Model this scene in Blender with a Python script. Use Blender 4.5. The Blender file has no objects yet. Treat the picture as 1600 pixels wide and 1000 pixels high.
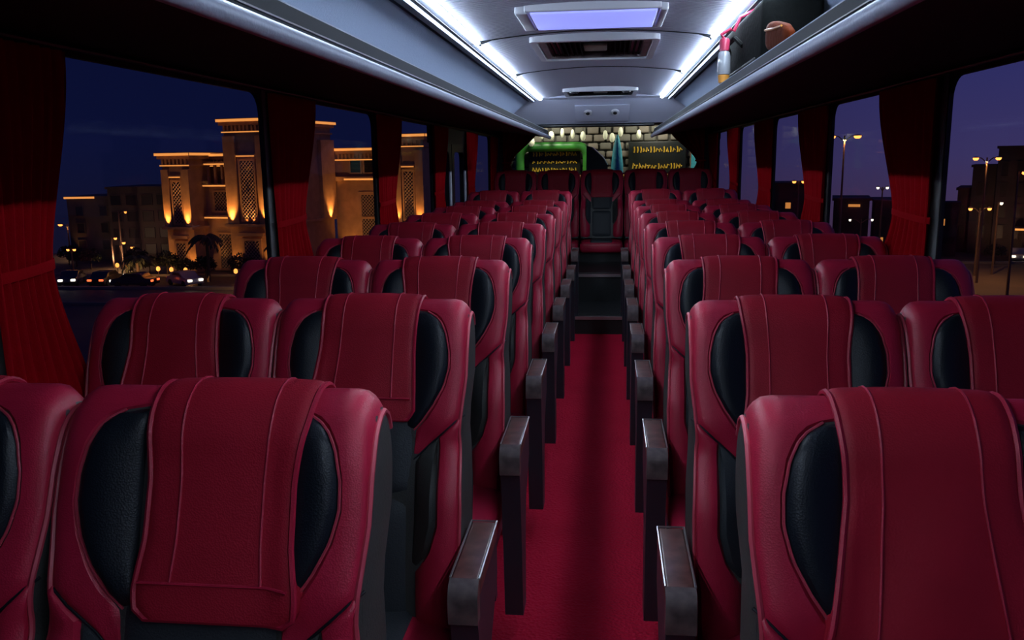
import bpy, bmesh, math, random
from mathutils import Vector, Matrix
random.seed(7)
sc = bpy.context.scene
COL = sc.collection
R = math.radians

# ---------------------------------------------------------------- camera, world, exposure
FLOOR_TO_EYE = 1.42
cam_d = bpy.data.cameras.new('camera')
cam_d.sensor_width = 36.0
cam_d.lens = 1330.8 / 1600 * 36
cam_d.clip_start = 0.02
cam_d.clip_end = 1000
cam = bpy.data.objects.new('camera', cam_d)
COL.objects.link(cam)
cam.matrix_world = (Matrix.Translation((0.0637, 0, FLOOR_TO_EYE)) @ Matrix.Rotation(0.113, 4, 'Z')
                    @ Matrix.Rotation(math.pi / 2 - 0.1843, 4, 'X') @ Matrix.Rotation(-0.0139, 4, 'Z'))
sc.camera = cam

sc.view_settings.view_transform = 'Standard'
sc.view_settings.look = 'None'
sc.view_settings.gamma = 1
sc.view_settings.exposure = 0.0
sc.view_settings.use_curve_mapping = False

w = bpy.data.worlds.new('dusk_sky')
sc.world = w
w.use_nodes = True
nt = w.node_tree
nt.nodes.clear()
tc = nt.nodes.new('ShaderNodeTexCoord')
sep = nt.nodes.new('ShaderNodeSeparateXYZ')
nt.links.new(tc.outputs['Generated'], sep.inputs[0])


def ramp(stops, src):
    n = nt.nodes.new('ShaderNodeValToRGB')
    el = n.color_ramp.elements
    while len(el) < len(stops):
        el.new(0.5)
    for e, (p, c) in zip(el, stops):
        e.position = p
        e.color = (*c, 1)
    nt.links.new(src, n.inputs[0])
    return n


mz = nt.nodes.new('ShaderNodeMapRange')
mz.inputs['From Min'].default_value = -0.15
mz.inputs['From Max'].default_value = 0.35
nt.links.new(sep.outputs['Z'], mz.inputs[0])
east = ramp([(0, (.006, .005, .012)), (.12, (.0055, .006, .020)), (.35, (.0038, .0058, .033)), (1, (.003, .0045, .028))], mz.outputs[0])
west = ramp([(0, (.055, .024, .036)), (.12, (.062, .032, .066)), (.30, (.046, .036, .120)), (.5, (.030, .030, .130)), (1, (.020, .024, .125))], mz.outputs[0])
mx = nt.nodes.new('ShaderNodeMapRange')
mx.interpolation_type = 'SMOOTHSTEP'
mx.inputs['From Min'].default_value = -0.30
mx.inputs['From Max'].default_value = 0.40
nt.links.new(sep.outputs['X'], mx.inputs[0])
mixc = nt.nodes.new('ShaderNodeMixRGB')
nt.links.new(mx.outputs[0], mixc.inputs[0])
nt.links.new(east.outputs[0], mixc.inputs[1])
nt.links.new(west.outputs[0], mixc.inputs[2])
bg = nt.nodes.new('ShaderNodeBackground')
bg.inputs[1].default_value = 1.0
nt.links.new(mixc.outputs[0], bg.inputs[0])
wo = nt.nodes.new('ShaderNodeOutputWorld')
nt.links.new(bg.outputs[0], wo.inputs[0])

LED_POWER = 56.0       # emission strength of the ceiling strips
LED_COLOR = (0.70, 0.84, 1.0)
PANEL_POWER = 0.92     # lavender ceiling lamp

# ---------------------------------------------------------------- materials
MATS = {}


def mat(name, color, rough=.5, metal=0.0, spec=.5, bump=None, vary=None, coat=0.0, emit=None, estr=0.0, sheen=0.0):
    """bump=(kind, scale, strength); vary=(scale, darker colour, amount)"""
    m = bpy.data.materials.new(name)
    m.use_nodes = True
    t = m.node_tree
    b = t.nodes['Principled BSDF']
    b.inputs['Base Color'].default_value = (*color, 1)
    b.inputs['Roughness'].default_value = rough
    b.inputs['Metallic'].default_value = metal
    b.inputs['Specular IOR Level'].default_value = spec
    b.inputs['Coat Weight'].default_value = coat
    b.inputs['Sheen Weight'].default_value = sheen
    if emit:
        b.inputs['Emission Color'].default_value = (*emit, 1)
        b.inputs['Emission Strength'].default_value = estr
    if bump or vary:
        co = t.nodes.new('ShaderNodeTexCoord')
    if vary:
        n = t.nodes.new('ShaderNodeTexNoise')
        n.inputs['Scale'].default_value = vary[0]
        n.inputs['Detail'].default_value = 4
        t.links.new(co.outputs['Object'], n.inputs['Vector'])
        mr = t.nodes.new('ShaderNodeMapRange')
        mr.inputs['From Min'].default_value = .35
        mr.inputs['From Max'].default_value = .65
        mr.inputs['To Max'].default_value = vary[2]
        t.links.new(n.outputs['Fac'], mr.inputs[0])
        mi = t.nodes.new('ShaderNodeMixRGB')
        mi.inputs[1].default_value = (*color, 1)
        mi.inputs[2].default_value = (*vary[1], 1)
        t.links.new(mr.outputs[0], mi.inputs[0])
        t.links.new(mi.outputs[0], b.inputs['Base Color'])
    if bump:
        kind, scale, strength = bump
        if kind == 'noise':
            n = t.nodes.new('ShaderNodeTexNoise')
            n.inputs['Scale'].default_value = scale
            out = n.outputs['Fac']
        elif kind == 'voronoi':
            n = t.nodes.new('ShaderNodeTexVoronoi')
            n.inputs['Scale'].default_value = scale
            out = n.outputs['Distance']
        else:
            n = t.nodes.new('ShaderNodeTexWave')
            n.bands_direction = kind
            n.inputs['Scale'].default_value = scale
            n.inputs['Distortion'].default_value = 2.2
            n.inputs['Detail'].default_value = 2
            out = n.outputs['Fac']
        t.links.new(co.outputs['Object'], n.inputs['Vector'])
        bp = t.nodes.new('ShaderNodeBump')
        bp.inputs['Strength'].default_value = strength
        bp.inputs['Distance'].default_value = .01
        t.links.new(out, bp.inputs['Height'])
        t.links.new(bp.outputs[0], b.inputs['Normal'])
    MATS[name] = m
    return m


mat('red_leather', (.43, .013, .047), .42, spec=.38, bump=('voronoi', 420, .10), vary=(9, (.36, .010, .038), .8))
mat('red_cover', (.37, .010, .029), .50, spec=.30, bump=('voronoi', 380, .12), vary=(7, (.31, .008, .023), .8))
mat('red_piping', (.46, .045, .08), .42)
mat('black_leather', (.006, .009, .015), .42, spec=.32, bump=('voronoi', 420, .10))
mat('olive_leather', (.026, .027, .026), .45, bump=('voronoi', 420, .10))
mat('slate_fabric', (.027, .032, .039), .55, spec=.3, bump=('noise', 300, .15))
mat('gusset', (.044, .046, .045), .5, bump=('noise', 260, .12))
mat('seat_plastic', (.022, .032, .046), .36, bump=('noise', 500, .05))
mat('arm_wood', (.15, .062, .055), .34, coat=.15, vary=(30, (.07, .026, .024), .9))
mat('arm_front', (.20, .15, .15), .34, metal=.3, vary=(18, (.04, .03, .035), .8))
mat('arm_rim', (.42, .40, .42), .3, metal=.8)
mat('steel', (.5, .52, .56), .28, metal=.9)
mat('black_plastic', (.008, .008, .010), .35)
mat('carpet', (.44, .006, .034), .8, spec=.08, bump=('voronoi', 90, .6), vary=(3, (.36, .004, .026), .7))
mat('step_rubber', (.010, .011, .013), .5, bump=('X', 60, .2))
mat('ceiling_fabric', (.40, .41, .52), .55, spec=.35, bump=('Y', 10, .8))
mat('lining', (.33, .40, .57), .55, bump=('noise', 120, .08))
mat('lip_silver', (.30, .33, .43), .48, metal=.25, bump=('noise', 90, .12))
mat('console_grey', (.48, .50, .64), .5)
mat('dark_strip', (.014, .016, .020), .6, spec=.3)
mat('rack_underside', (.010, .008, .008), .8, spec=.2)
mat('wall_panel', (.022, .020, .022), .6)
mat('pillar', (.15, .15, .155), .5)
mat('frame_rubber', (.006, .006, .007), .45)
mat('curtain_red', (.30, .0015, .006), .9, spec=.05, sheen=.0, bump=('noise', 160, .1))
mat('led', (1, 1, 1), .5, emit=LED_COLOR, estr=LED_POWER)
mat('lamp_panel', (.3, .32, .8), .4, emit=(.31, .35, 1.0), estr=PANEL_POWER)
mat('white_plastic', (.62, .63, .70), .4)
mat('grille', (.010, .010, .010), .9, spec=.1)
mat('grille_box', (.24, .23, .17), .5)
mat('asphalt', (.085, .068, .058), .6, vary=(.15, (.055, .045, .04), 1.0), bump=('noise', 6, .2))
mat('deck', (.03, .03, .03), .8, bump=('noise', 8, .2))
mat('sand_lot', (.16, .10, .05), .9, vary=(.1, (.09, .06, .03), 1.0))
mat('kerb', (.20, .17, .13), .8)
mat('sandstone', (.46, .27, .13), .8, bump=('noise', 3, .2), vary=(1.2, (.36, .21, .10), 1.0))
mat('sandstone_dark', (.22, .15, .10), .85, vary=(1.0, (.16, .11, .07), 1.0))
mat('lattice', (.42, .30, .20), .7)
mat('night_glass', (.010, .010, .012), .5)
mat('grey_block', (.085, .065, .055), .85, vary=(.6, (.06, .046, .04), 1.0))
mat('dark_block', (.05, .04, .045), .85, vary=(.6, (.035, .028, .03), 1.0))
mat('cove_light', (1, .6, .2), .5, emit=(1.0, .36, .07), estr=.95)
mat('window_glow', (1, .6, .2), .5, emit=(1.0, .36, .07), estr=.6)
mat('sodium', (1, .6, .2), .5, emit=(1.0, .33, .06), estr=3.2)
mat('sodium_dim', (1, .6, .2), .5, emit=(1.0, .36, .06), estr=2.0)
mat('white_lamp', (1, 1, 1), .5, emit=(1, .85, .6), estr=3)
mat('tail_lamp', (1, .1, .05), .5, emit=(1, .12, .03), estr=2.5)
mat('pole_metal', (.16, .10, .07), .5, metal=.4)
mat('leaf_dark', (.022, .03, .012), .8)
mat('bark', (.06, .04, .025), .9)
mat('car_dark', (.02, .02, .024), .25, coat=.5)
mat('car_pale', (.35, .34, .33), .3, coat=.5)
mat('tyre', (.01, .01, .01), .8)
mat('stone_a', (.17, .17, .13), .8, bump=('noise', 20, .4))
mat('stone_b', (.23, .21, .16), .8, bump=('noise', 20, .4))
mat('mortar', (.08, .08, .065), .9)
mat('green_paint', (.05, .30, .035), .4, vary=(6, (.03, .17, .03), 1.0))
mat('sign_black', (.010, .014, .010), .4)
mat('yellow_paint', (.65, .42, .03), .5)
mat('turquoise', (.05, .42, .50), .45, bump=('noise', 40, .5), vary=(16, (.12, .62, .66), 1.0))
mat('orange_ledge', (.48, .25, .04), .6)
mat('lantern_white', (.75, .78, .55), .5, emit=(.8, .85, .5), estr=.22)
mat('bottle_clear', (.34, .36, .40), .12, coat=.5)
mat('bottle_cap', (.42, .03, .08), .4)
mat('bottle_juice', (.75, .33, .06), .3)
mat('bag_black', (.0025, .003, .003), .9, spec=.1, bump=('noise', 60, .2))
mat('bag_orange', (.10, .016, .003), .8, spec=.08, bump=('noise', 40, .3))

g = bpy.data.materials.new('window_glass')
g.use_nodes = True
t = g.node_tree
t.nodes.clear()
tr = t.nodes.new('ShaderNodeBsdfTransparent')
tr.inputs[0].default_value = (.93, .94, .97, 1)
gl = t.nodes.new('ShaderNodeBsdfGlossy')
gl.inputs['Roughness'].default_value = .03
lw = t.nodes.new('ShaderNodeLayerWeight')
lw.inputs[0].default_value = .5
fr = t.nodes.new('ShaderNodeMath')
fr.operation = 'POWER'
fr.inputs[1].default_value = 5.0
t.links.new(lw.outputs['Facing'], fr.inputs[0])
fm = t.nodes.new('ShaderNodeMath')
fm.operation = 'MULTIPLY_ADD'
fm.inputs[1].default_value = .10
fm.inputs[2].default_value = .012
t.links.new(fr.outputs[0], fm.inputs[0])
fr = fm
ms = t.nodes.new('ShaderNodeMixShader')
t.links.new(fr.outputs[0], ms.inputs[0])
t.links.new(tr.outputs[0], ms.inputs[1])
t.links.new(gl.outputs[0], ms.inputs[2])
mo = t.nodes.new('ShaderNodeOutputMaterial')
t.links.new(ms.outputs[0], mo.inputs[0])
MATS['window_glass'] = g


# ---------------------------------------------------------------- mesh helpers
class MB:
    def __init__(self):
        self.v, self.f = [], []

    def grid(self, rows, closed=False):
        b = len(self.v)
        n = len(rows[0])
        for r in rows:
            self.v += [tuple(p) for p in r]
        m = n if closed else n - 1
        for i in range(len(rows) - 1):
            for j in range(m):
                a, c = b + i * n + j, b + i * n + (j + 1) % n
                self.f.append((a, c, c + n, a + n))
        return self

    def ngon(self, pts):
        b = len(self.v)
        self.v += [tuple(p) for p in pts]
        self.f.append(tuple(range(b, b + len(pts))))
        return self

    def box(self, x0, x1, y0, y1, z0, z1):
        b = len(self.v)
        self.v += [(x, y, z) for z in (z0, z1) for x, y in ((x0, y0), (x1, y0), (x1, y1), (x0, y1))]
        self.f += [tuple(b + i for i in q) for q in ((3, 2, 1, 0), (4, 5, 6, 7), (0, 1, 5, 4), (1, 2, 6, 5), (2, 3, 7, 6), (3, 0, 4, 7))]
        return self

    def tube(self, path, r, n=6, cap=True):
        path = [Vector(p) for p in path]
        rows = []
        up = None
        for i, p in enumerate(path):
            d = (path[min(i + 1, len(path) - 1)] - path[max(i - 1, 0)]).normalized()
            if up is None:
                up = Vector((0, 0, 1)) if abs(d.z) < .9 else Vector((1, 0, 0))
            a = d.cross(up).normalized()
            up = a.cross(d).normalized()
            rr = r[i] if isinstance(r, (list, tuple)) else r
            rows.append([p + a * rr * math.cos(2 * math.pi * k / n) + up * rr * math.sin(2 * math.pi * k / n) for k in range(n)])
        self.grid(rows, True)
        if cap:
            self.ngon(list(reversed(rows[0])))
            self.ngon(rows[-1])
        return self

    def prism(self, pts, ax, a0, a1):
        """closed outline pts (2D) extruded along axis ax ('x','y','z')"""
        def mk(p, q):
            return {'x': (q, p[0], p[1]), 'y': (p[0], q, p[1]), 'z': (p[0], p[1], q)}[ax]
        r0, r1 = [mk(p, a0) for p in pts], [mk(p, a1) for p in pts]
        self.grid([r0, r1], True)
        self.ngon(list(reversed(r0)))
        self.ngon(r1)
        return self

    def lathe(self, prof, n=12, c=(0, 0, 0)):
        rows = [[(c[0] + r * math.cos(2 * math.pi * k / n), c[1] + r * math.sin(2 * math.pi * k / n), c[2] + z) for k in range(n)] for r, z in prof]
        self.grid(rows, True)
        self.ngon(list(reversed(rows[0])))
        self.ngon(rows[-1])
        return self

    def mesh(self, name, m, smooth=True, weld=True):
        me = bpy.data.meshes.new(name)
        me.from_pydata(self.v, [], self.f)
        bm = bmesh.new()
        bm.from_mesh(me)
        if weld:
            bmesh.ops.remove_doubles(bm, verts=bm.verts, dist=1e-5)
        bmesh.ops.recalc_face_normals(bm, faces=bm.faces)
        bm.to_mesh(me)
        bm.free()
        if smooth:
            for p in me.polygons:
                p.use_smooth = True
            me.set_sharp_from_angle(angle=R(42))
        me.materials.append(MATS[m])
        return me

    def obj(self, name, m, parent=None, loc=None, smooth=True):
        return link(name, self.mesh(name, m, smooth), parent, loc)


def link(name, me, parent=None, loc=None):
    o = bpy.data.objects.new(name, me)
    COL.objects.link(o)
    if parent:
        o.parent = parent
    if loc:
        o.location = loc
    return o


def rbox(x0, x1, y0, y1, z0, z1, r, name, m, parent=None, seg=3, loc=None):
    bm = bmesh.new()
    bmesh.ops.create_cube(bm, size=1)
    for v in bm.verts:
        v.co = ((x0 + x1) / 2 + v.co.x * (x1 - x0), (y0 + y1) / 2 + v.co.y * (y1 - y0), (z0 + z1) / 2 + v.co.z * (z1 - z0))
    bmesh.ops.bevel(bm, geom=bm.edges[:], offset=r, segments=seg, affect='EDGES', profile=.5)
    me = bpy.data.meshes.new(name)
    bm.to_mesh(me)
    bm.free()
    for p in me.polygons:
        p.use_smooth = True
    me.set_sharp_from_angle(angle=R(50))
    me.materials.append(MATS[m])
    if parent == 'mesh':
        return me
    return link(name, me, parent, loc)


def tag(o, label=None, cat=None, group=None, kind=None):
    if label:
        o['label'] = label
    if cat:
        o['category'] = cat
    if group:
        o['group'] = group
    if kind:
        o['kind'] = kind
    return o


def empty(name, loc=(0, 0, 0), rz=0.0):
    o = bpy.data.objects.new(name, None)
    o.empty_display_size = .1
    COL.objects.link(o)
    o.location = loc
    o.rotation_euler = (0, 0, rz)
    return o


def rrect(x0, x1, y0, y1, r, n=6):
    pts = []
    for cx, cy, a in ((x1 - r, y1 - r, 0), (x0 + r, y1 - r, 90), (x0 + r, y0 + r, 180), (x1 - r, y0 + r, 270)):
        for k in range(n + 1):
            q = R(a + 90 * k / n)
            pts.append((cx + r * math.cos(q), cy + r * math.sin(q)))
    return pts


def ring(outer, inner, mk, d0, d1):
    """frame between two outlines of equal count; mk(p, depth) -> 3D"""
    b = MB()
    loops = [[mk(p, d0) for p in outer], [mk(p, d1) for p in outer], [mk(p, d1) for p in inner], [mk(p, d0) for p in inner]]
    b.grid(loops + [loops[0]], True)
    return b


def interp(tab, x):
    if x <= tab[0][0]:
        return tab[0][1]
    for (a, va), (b, vb) in zip(tab, tab[1:]):
        if x <= b:
            k = (x - a) / (b - a)
            return va + (vb - va) * k
    return tab[-1][1]


def smooth(a, b, x):
    k = min(1, max(0, (x - a) / (b - a)))
    return k * k * (3 - 2 * k)


# ---------------------------------------------------------------- bus shell
Y0, Y1 = -1.5, 9.95      # front and rear of the cabin
XW = 1.18                # inner face of the side walls
ZS, ZT = .84, 1.69       # window sill and window top
PILLARS = [.05 + 1.5 * k for k in range(7)]   # .05 ... 9.05
PW = .095

fl = tag(MB().box(-1.2, 1.2, Y0, 6.96, -.06, 0).box(-1.2, -.24, 6.96, 7.8, -.06, .05).box(.24, 1.2, 6.96, 7.8, -.06, .05).obj('floor', 'carpet', smooth=False), kind='structure')
# two carpet-black steps up to the rear platform
st = empty('rear_steps', (0, 6.96, 0))
tag(st, 'black rubber steps with metal edging climbing to the rear bench', 'steps')
for zz, ya, yb in ((.145, .002, .82), (.39, .82, 2.97)):
    xx = .215 if zz < .2 else 1.14
    s = MB().box(-xx, xx, ya, yb, .0, zz).obj('step', 'step_rubber', st, smooth=False)
    MB().box(-.213, .213, ya - .012, ya + .02, zz - .022, zz + .004).obj('nosing', 'arm_rim', s, smooth=False)
    MB().box(-.213, .213, ya + .10, ya + .108, zz, zz + .004).obj('tread_line', 'gusset', s, smooth=False)

for side, nm in ((-1, 'left'), (1, 'right')):
    wl = tag(MB().box(side * XW, side * (XW + .05), Y0, Y1, -.06, ZS).obj('wall_' + nm, 'wall_panel', smooth=False), kind='structure')
    MB().box(side * XW, side * (XW + .05), Y0, Y1, ZT, 2.12).obj('header', 'rack_underside', wl, smooth=False)
    MB().prism(rrect(side * XW - .025, side * XW + .001, ZS - .01, ZS + .03, .01), 'y', Y0, Y1).obj('sill_ledge', 'black_plastic', wl)
    for p in PILLARS:
        b = MB()
        x = side * XW
        b.prism([(x, p), (x - side * .005, p + .008), (x - side * .005, p + PW - .008), (x, p + PW), (side * (XW + .016), p + PW), (side * (XW + .016), p)], 'z', ZS, ZT)
        b.obj('pillar', 'pillar', wl)
    MB().box(side * XW, side * (XW + .05), 9.80, Y1, ZS, ZT).obj('rear_corner_post', 'wall_panel', wl, smooth=False)

tag(MB().box(-1.23, 1.23, Y0 - .05, Y0, -.06, 2.12).obj('wall_front', 'wall_panel', smooth=False), kind='structure')

# side windows: pane and dark rounded frame in every bay
WN = 0


def window(side, ya, yb, door=False):
    global WN
    WN += 1
    x = side * (XW + .008)
    mk = lambda p, d: (x + d * side, p[0], p[1])
    out = rrect(ya, yb, ZS, ZT, .004)
    inn = rrect(ya + .010, yb - .010, ZS + .03, ZT - .018, .07)
    nm = 'window_%d' % WN
    root = tag(empty(nm, (0, 0, 0)), kind='structure')
    MB().box(x - .003, x + .003, ya + .01, yb - .01, ZS + .01, ZT - .01).obj('glass', 'window_glass', root, smooth=False)
    ring(out, inn, mk, -.007, .007).obj('window_frame', 'frame_rubber', root, smooth=False)
    return root


for side in (-1, 1):
    for i, p in enumerate(PILLARS[:-1]):
        if side == -1 and i == 4:
            continue
        window(side, p + PW, p + 1.5)
    window(side, PILLARS[-1] + PW, 9.80)

# left mid door with two narrow panes, dark head panel and grab pole
D0, D1 = PILLARS[4] + PW, PILLARS[5]
dr = tag(empty('door_1'), kind='structure')
xd = -(XW + .03)
MB().box(xd - .02, xd + .03, D0, D1, 1.56, ZT).obj('head_panel', 'gusset', dr, smooth=False)
ym = (D0 + D1) / 2
for a, b in ((D0 + .02, ym - .01), (ym + .01, D1 - .02)):
    lf = ring(rrect(a, b, .02, 1.56, .003), rrect(a + .10, b - .10, .35, 1.50, .06), lambda p, d: (xd - d, p[0], p[1]), -.03, .012).obj('door_leaf', 'frame_rubber', dr, smooth=False)
    MB().box(xd - .003, xd + .003, a + .06, b - .06, .3, 1.53).obj('glass', 'window_glass', lf, smooth=False)
    MB().tube([(xd + .055, (a + b) / 2 + .12, .75), (xd + .055, (a + b) / 2 + .12, 1.35)], .011, 8).obj('grab_handle', 'white_plastic', lf)

# rear wall and rear window
wr = tag(empty('wall_rear', (0, 0, 0)), kind='structure')
MB().box(-1.23, 1.23, Y1, Y1 + .05, -.06, 1.16).obj('lower_panel', 'wall_panel', wr, smooth=False)
MB().box(-1.23, 1.23, Y1, Y1 + .05, 1.82, 2.12).obj('upper_panel', 'wall_panel', wr, smooth=False)
for s in (-1, 1):
    MB().box(s * 1.13, s * 1.23, Y1, Y1 + .05, 1.16, 1.82).obj('side_post', 'wall_panel', wr, smooth=False)
wb = tag(empty('window_%d' % (WN + 1)), kind='structure')
MB().box(-1.13, 1.13, Y1 + .02, Y1 + .026, 1.16, 1.82).obj('glass', 'window_glass', wb, smooth=False)
ring(rrect(-1.13, 1.13, 1.16, 1.82, .004), rrect(-1.10, 1.10, 1.19, 1.80, .12), lambda p, d: (p[0], Y1 + .02 + d, p[1]), -.03, .012).obj('window_frame', 'frame_rubber', wb, smooth=False)

# ceiling: domed fabric panels with dark joints
SEAMS = [Y0, -.55, .9, 2.35, 3.80, 5.25, 7.30]
ZC = 1.930


def dome(x):
    return ZC + .034 * (1 - (x / .49) ** 2)


ce = tag(MB().box(-1.23, 1.23, Y0, Y1 + .05, 2.06, 2.12).obj('ceiling', 'wall_panel', smooth=False), kind='structure')
for a, b in zip(SEAMS, SEAMS[1:]):
    xs = [-.49 + .98 * k / 14 for k in range(15)]
    rows = [[(x, y, dome(x)) for x in xs] for y in (a + .006, b - .006)]
    m = MB().grid(rows)
    m.grid([[(x, y, dome(x) + .02) for x in xs] for y in (b - .006, a + .006)])
    for q, y in ((0, a + .006), (1, b - .006)):
        m.grid([[(x, y, dome(x)) for x in xs], [(x, y, dome(x) + .02) for x in xs]])
    m.obj('ceiling_panel', 'ceiling_fabric', ce)
for s in SEAMS[1:-1]:
    xs = [-.495 + .99 * k / 18 for k in range(19)]
    MB().tube([(x, s, dome(x) + .003 if abs(x) < .47 else dome(x) - .010) for x in xs], .0075, 6).obj('panel_joint', 'dark_strip', ce)
# sloping rear ceiling panel behind the air duct
MB().prism([(7.33, 1.935), (7.37, 1.922), (7.60, 1.732), (7.63, 1.728), (7.63, 1.80), (7.42, 1.97), (7.33, 1.98)], 'x', -1.17, 1.17).obj('bulkhead_panel', 'console_grey', ce, smooth=False)
MB().box(-1.17, 1.17, 7.63, 9.94, 1.80, 1.83).obj('rear_panel', 'wall_panel', ce, smooth=False)

# luggage racks -------------------------------------------------------------
for side, nm in ((-1, 'left'), (1, 'right')):
    rk = empty('luggage_rack', (side * .8, 0, 1.6))
    tag(rk, 'open overhead luggage rack with silver lip along the %s windows' % nm, 'luggage rack')

    def rp(pts, name, m, parent=rk, y0=Y0, y1=7.32, sm=True):
        q = MB().prism([(side * (x - .8), z - 1.6) for x, z in pts], 'y', y0, y1)
        return q.obj(name, m, parent, smooth=sm)
    rp([(.430, 1.600), (.46, 1.612), (.80, 1.665), (1.178, 1.700), (1.178, 1.712), (.80, 1.68), (.46, 1.63), (.432, 1.622)], 'shelf', 'rack_underside')
    lip = rp([(.425 + .013 * math.cos(R(a)), 1.612 + .015 * math.sin(R(a))) for a in range(0, 360, 30)], 'lip_rail', 'lip_silver')
    rp([(.430, 1.622), (.438, 1.622), (.450, 1.668), (.442, 1.668)], 'guard_strip', 'dark_strip', lip, sm=False)
    rp([(.430, 1.636), (.438, 1.636), (.439, 1.639), (.431, 1.639)], 'guard_line', 'arm_rim', lip, sm=False)
    rp([(.442, 1.668), (.452, 1.668), (.453, 1.671), (.443, 1.671)], 'guard_cap', 'lip_silver', lip, sm=False)
    # inner lining from the ceiling edge to the wall
    pts = [(.600, 1.905), (.64, 1.885), (.71, 1.83), (.78, 1.765), (.83, 1.705), (.86, 1.692), (.87, 1.70), (.82, 1.775), (.74, 1.85), (.66, 1.915), (.61, 1.94)]
    rp(pts, 'lining', 'lining')
    top = rp([(.535, 1.915), (.60, 1.915), (.61, 1.95), (.53, 1.95)], 'edge_strip', 'dark_strip', sm=False)
    rp([(.553, 1.902), (.580, 1.902), (.584, 1.917), (.549, 1.917)], 'edge_rail', 'lip_silver', top, sm=False)
    rp([(.488, 1.945), (.488, 1.925), (.535, 1.918), (.535, 1.945)], 'cove', 'lip_silver', sm=False)

# LED strips, one per ceiling panel and side --------------------------------
ORD = ['nearest', 'second', 'third', 'fourth', 'fifth', 'farthest']
vis = [(a, b) for a, b in zip(SEAMS, SEAMS[1:])]
for side, nm in ((-1, 'left'), (1, 'right')):
    for i, (a, b) in enumerate(vis):
        e = empty('led_strip', (side * .500, (a + b) / 2, 1.910))
        h = (b - a) / 2 - .02
        MB().prism([(-.013, .014), (-.014, .009), (-.008, .004), (.008, .004), (.013, .009), (.013, .014)], 'y', -h, h).obj('diffuser', 'led', e)
        MB().box(-.016, .016, -h - .008, -h, .0, .018).obj('end_cap', 'lip_silver', e, smooth=False)
        tag(e, ['white ceiling strip light at the cabin front wall, %s side', 'white ceiling strip light over the first seat rows, %s side', 'white ceiling strip light just before the lavender lamp, %s side',
                'glowing white ceiling strip light beside the lavender lamp, %s side', 'glowing white ceiling strip light beside the large dark vent, %s side',
                'glowing white ceiling strip light ending at the rear bulkhead, %s side'][i] % nm, 'strip light', 'ceiling strip lights')

# ceiling lamp with lavender diffuser ---------------------------------------
lamp = tag(empty('ceiling_lamp', (0, 3.34, 1.945)), 'lavender glowing ceiling lamp box with pale end caps', 'ceiling lamp')
rbox(-.235, .245, -.21, .20, -.010, .035, .006, 'housing', 'white_plastic', lamp)
rbox(-.215, .232, -.195, .175, -.018, -.006, .005, 'diffuser', 'lamp_panel', lamp)
for a, b in ((-.270, -.222), (.240, .270)):
    rbox(a, b, -.20, .20, -.016, .02, .008, 'end_cap', 'white_plastic', lamp)
MB().box(-.22, .23, .178, .190, -.016, -.004).obj('shadow_gap', 'black_plastic', lamp, smooth=False)


def vent(y, hy, label, knobs=False):
    v = tag(empty('air_vent', (0, y, 1.948)), label, 'air vent')
    mk = lambda p, d: (p[0], p[1], d)
    ring(rrect(-.285, .285, -hy, hy, .03), rrect(-.255, .255, -hy + .035, hy - .035, .02), mk, -.018, .02).obj('outer_frame', 'white_plastic', v)
    ring(rrect(-.250, .250, -hy + .04, hy - .04, .02), rrect(-.222, .222, -hy + .07, hy - .07, .02), mk, -.010, .02).obj('inner_frame', 'arm_front' if not knobs else 'dark_strip', v)
    MB().box(-.25, .25, -hy + .04, hy - .04, .012, .022).obj('backing', 'grille', v, smooth=False)
    for k in range(19):
        x = -.21 + .42 * k / 18
        if abs(x) < .06:
            continue
        MB().box(x - .004, x + .004, -hy + .075, hy - .075, -.002, .012).obj('slat', 'grille', v, smooth=False)
    rbox(-.055, .055, -.09, .09, -.006, .012, .006, 'centre_box', 'grille_box', v)
    if knobs:
        for s in (-1, 1):
            MB().lathe([(.030, -.022), (.034, -.005), (.034, .0)], 14, (s * .20, -hy + .05, -.005)).obj('nozzle', 'black_plastic', v)
    return v


vent(4.25, .38, 'dark grilled air vent in silver frame behind the lavender ceiling lamp')
vent(6.95, .30, 'far dark air vent with two round nozzles near the rear bulkhead', True)

# bulkhead console with two round nozzles on the sloping rear panel
bc = tag(empty('bulkhead_console', (.0, 7.483, 1.826)), 'grey rear ceiling console with two round black air nozzles', 'console')
bc.rotation_euler = (-.690, 0, 0)
rbox(-.22, .24, -.085, .11, -.014, -.001, .005, 'plate', 'console_grey', bc)
for s in (-1, 1):
    q = MB().lathe([(.030, -.026), (.036, -.020), (.036, -.012)], 18, (.005 + s * .115, -.005, 0)).obj('nozzle_ring', 'white_plastic', bc)
    MB().lathe([(.015, -.031), (.019, -.024)], 12, (.005 + s * .115, -.005, 0)).obj('nozzle', 'black_plastic', q)
tag(rbox(-.62, .46, 7.59, 7.64, 1.702, 1.727, .010, 'rear_blind_case', 'black_plastic'), 'black rolled blind case along the lower bulkhead edge', 'blind')

# ---------------------------------------------------------------- coach seat
PROF = [(-.175, .42), (-.165, .50), (-.148, .60), (-.118, .72), (-.078, .85), (-.040, .95), (-.014, 1.025), (-.002, 1.068),
        (.010, 1.094), (.034, 1.109), (.064, 1.108), (.088, 1.090), (.098, 1.05), (.090, .96), (.060, .82), (.015, .62), (-.035, .42)]


def catmull(pts, n):
    out = []
    P = [pts[0]] + pts + [pts[-1]]
    for i in range(1, len(P) - 2):
        for k in range(n):
            t_ = k / n
            q = []
            for c in (0, 1):
                a, b, c2, d = P[i - 1][c], P[i][c], P[i + 1][c], P[i + 2][c]
                q.append(.5 * (2 * b + (c2 - a) * t_ + (2 * a - 5 * b + 4 * c2 - d) * t_ ** 2 + (3 * b - a - 3 * c2 + d) * t_ ** 3))
            out.append(tuple(q))
    out.append(pts[-1])
    return out


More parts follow.
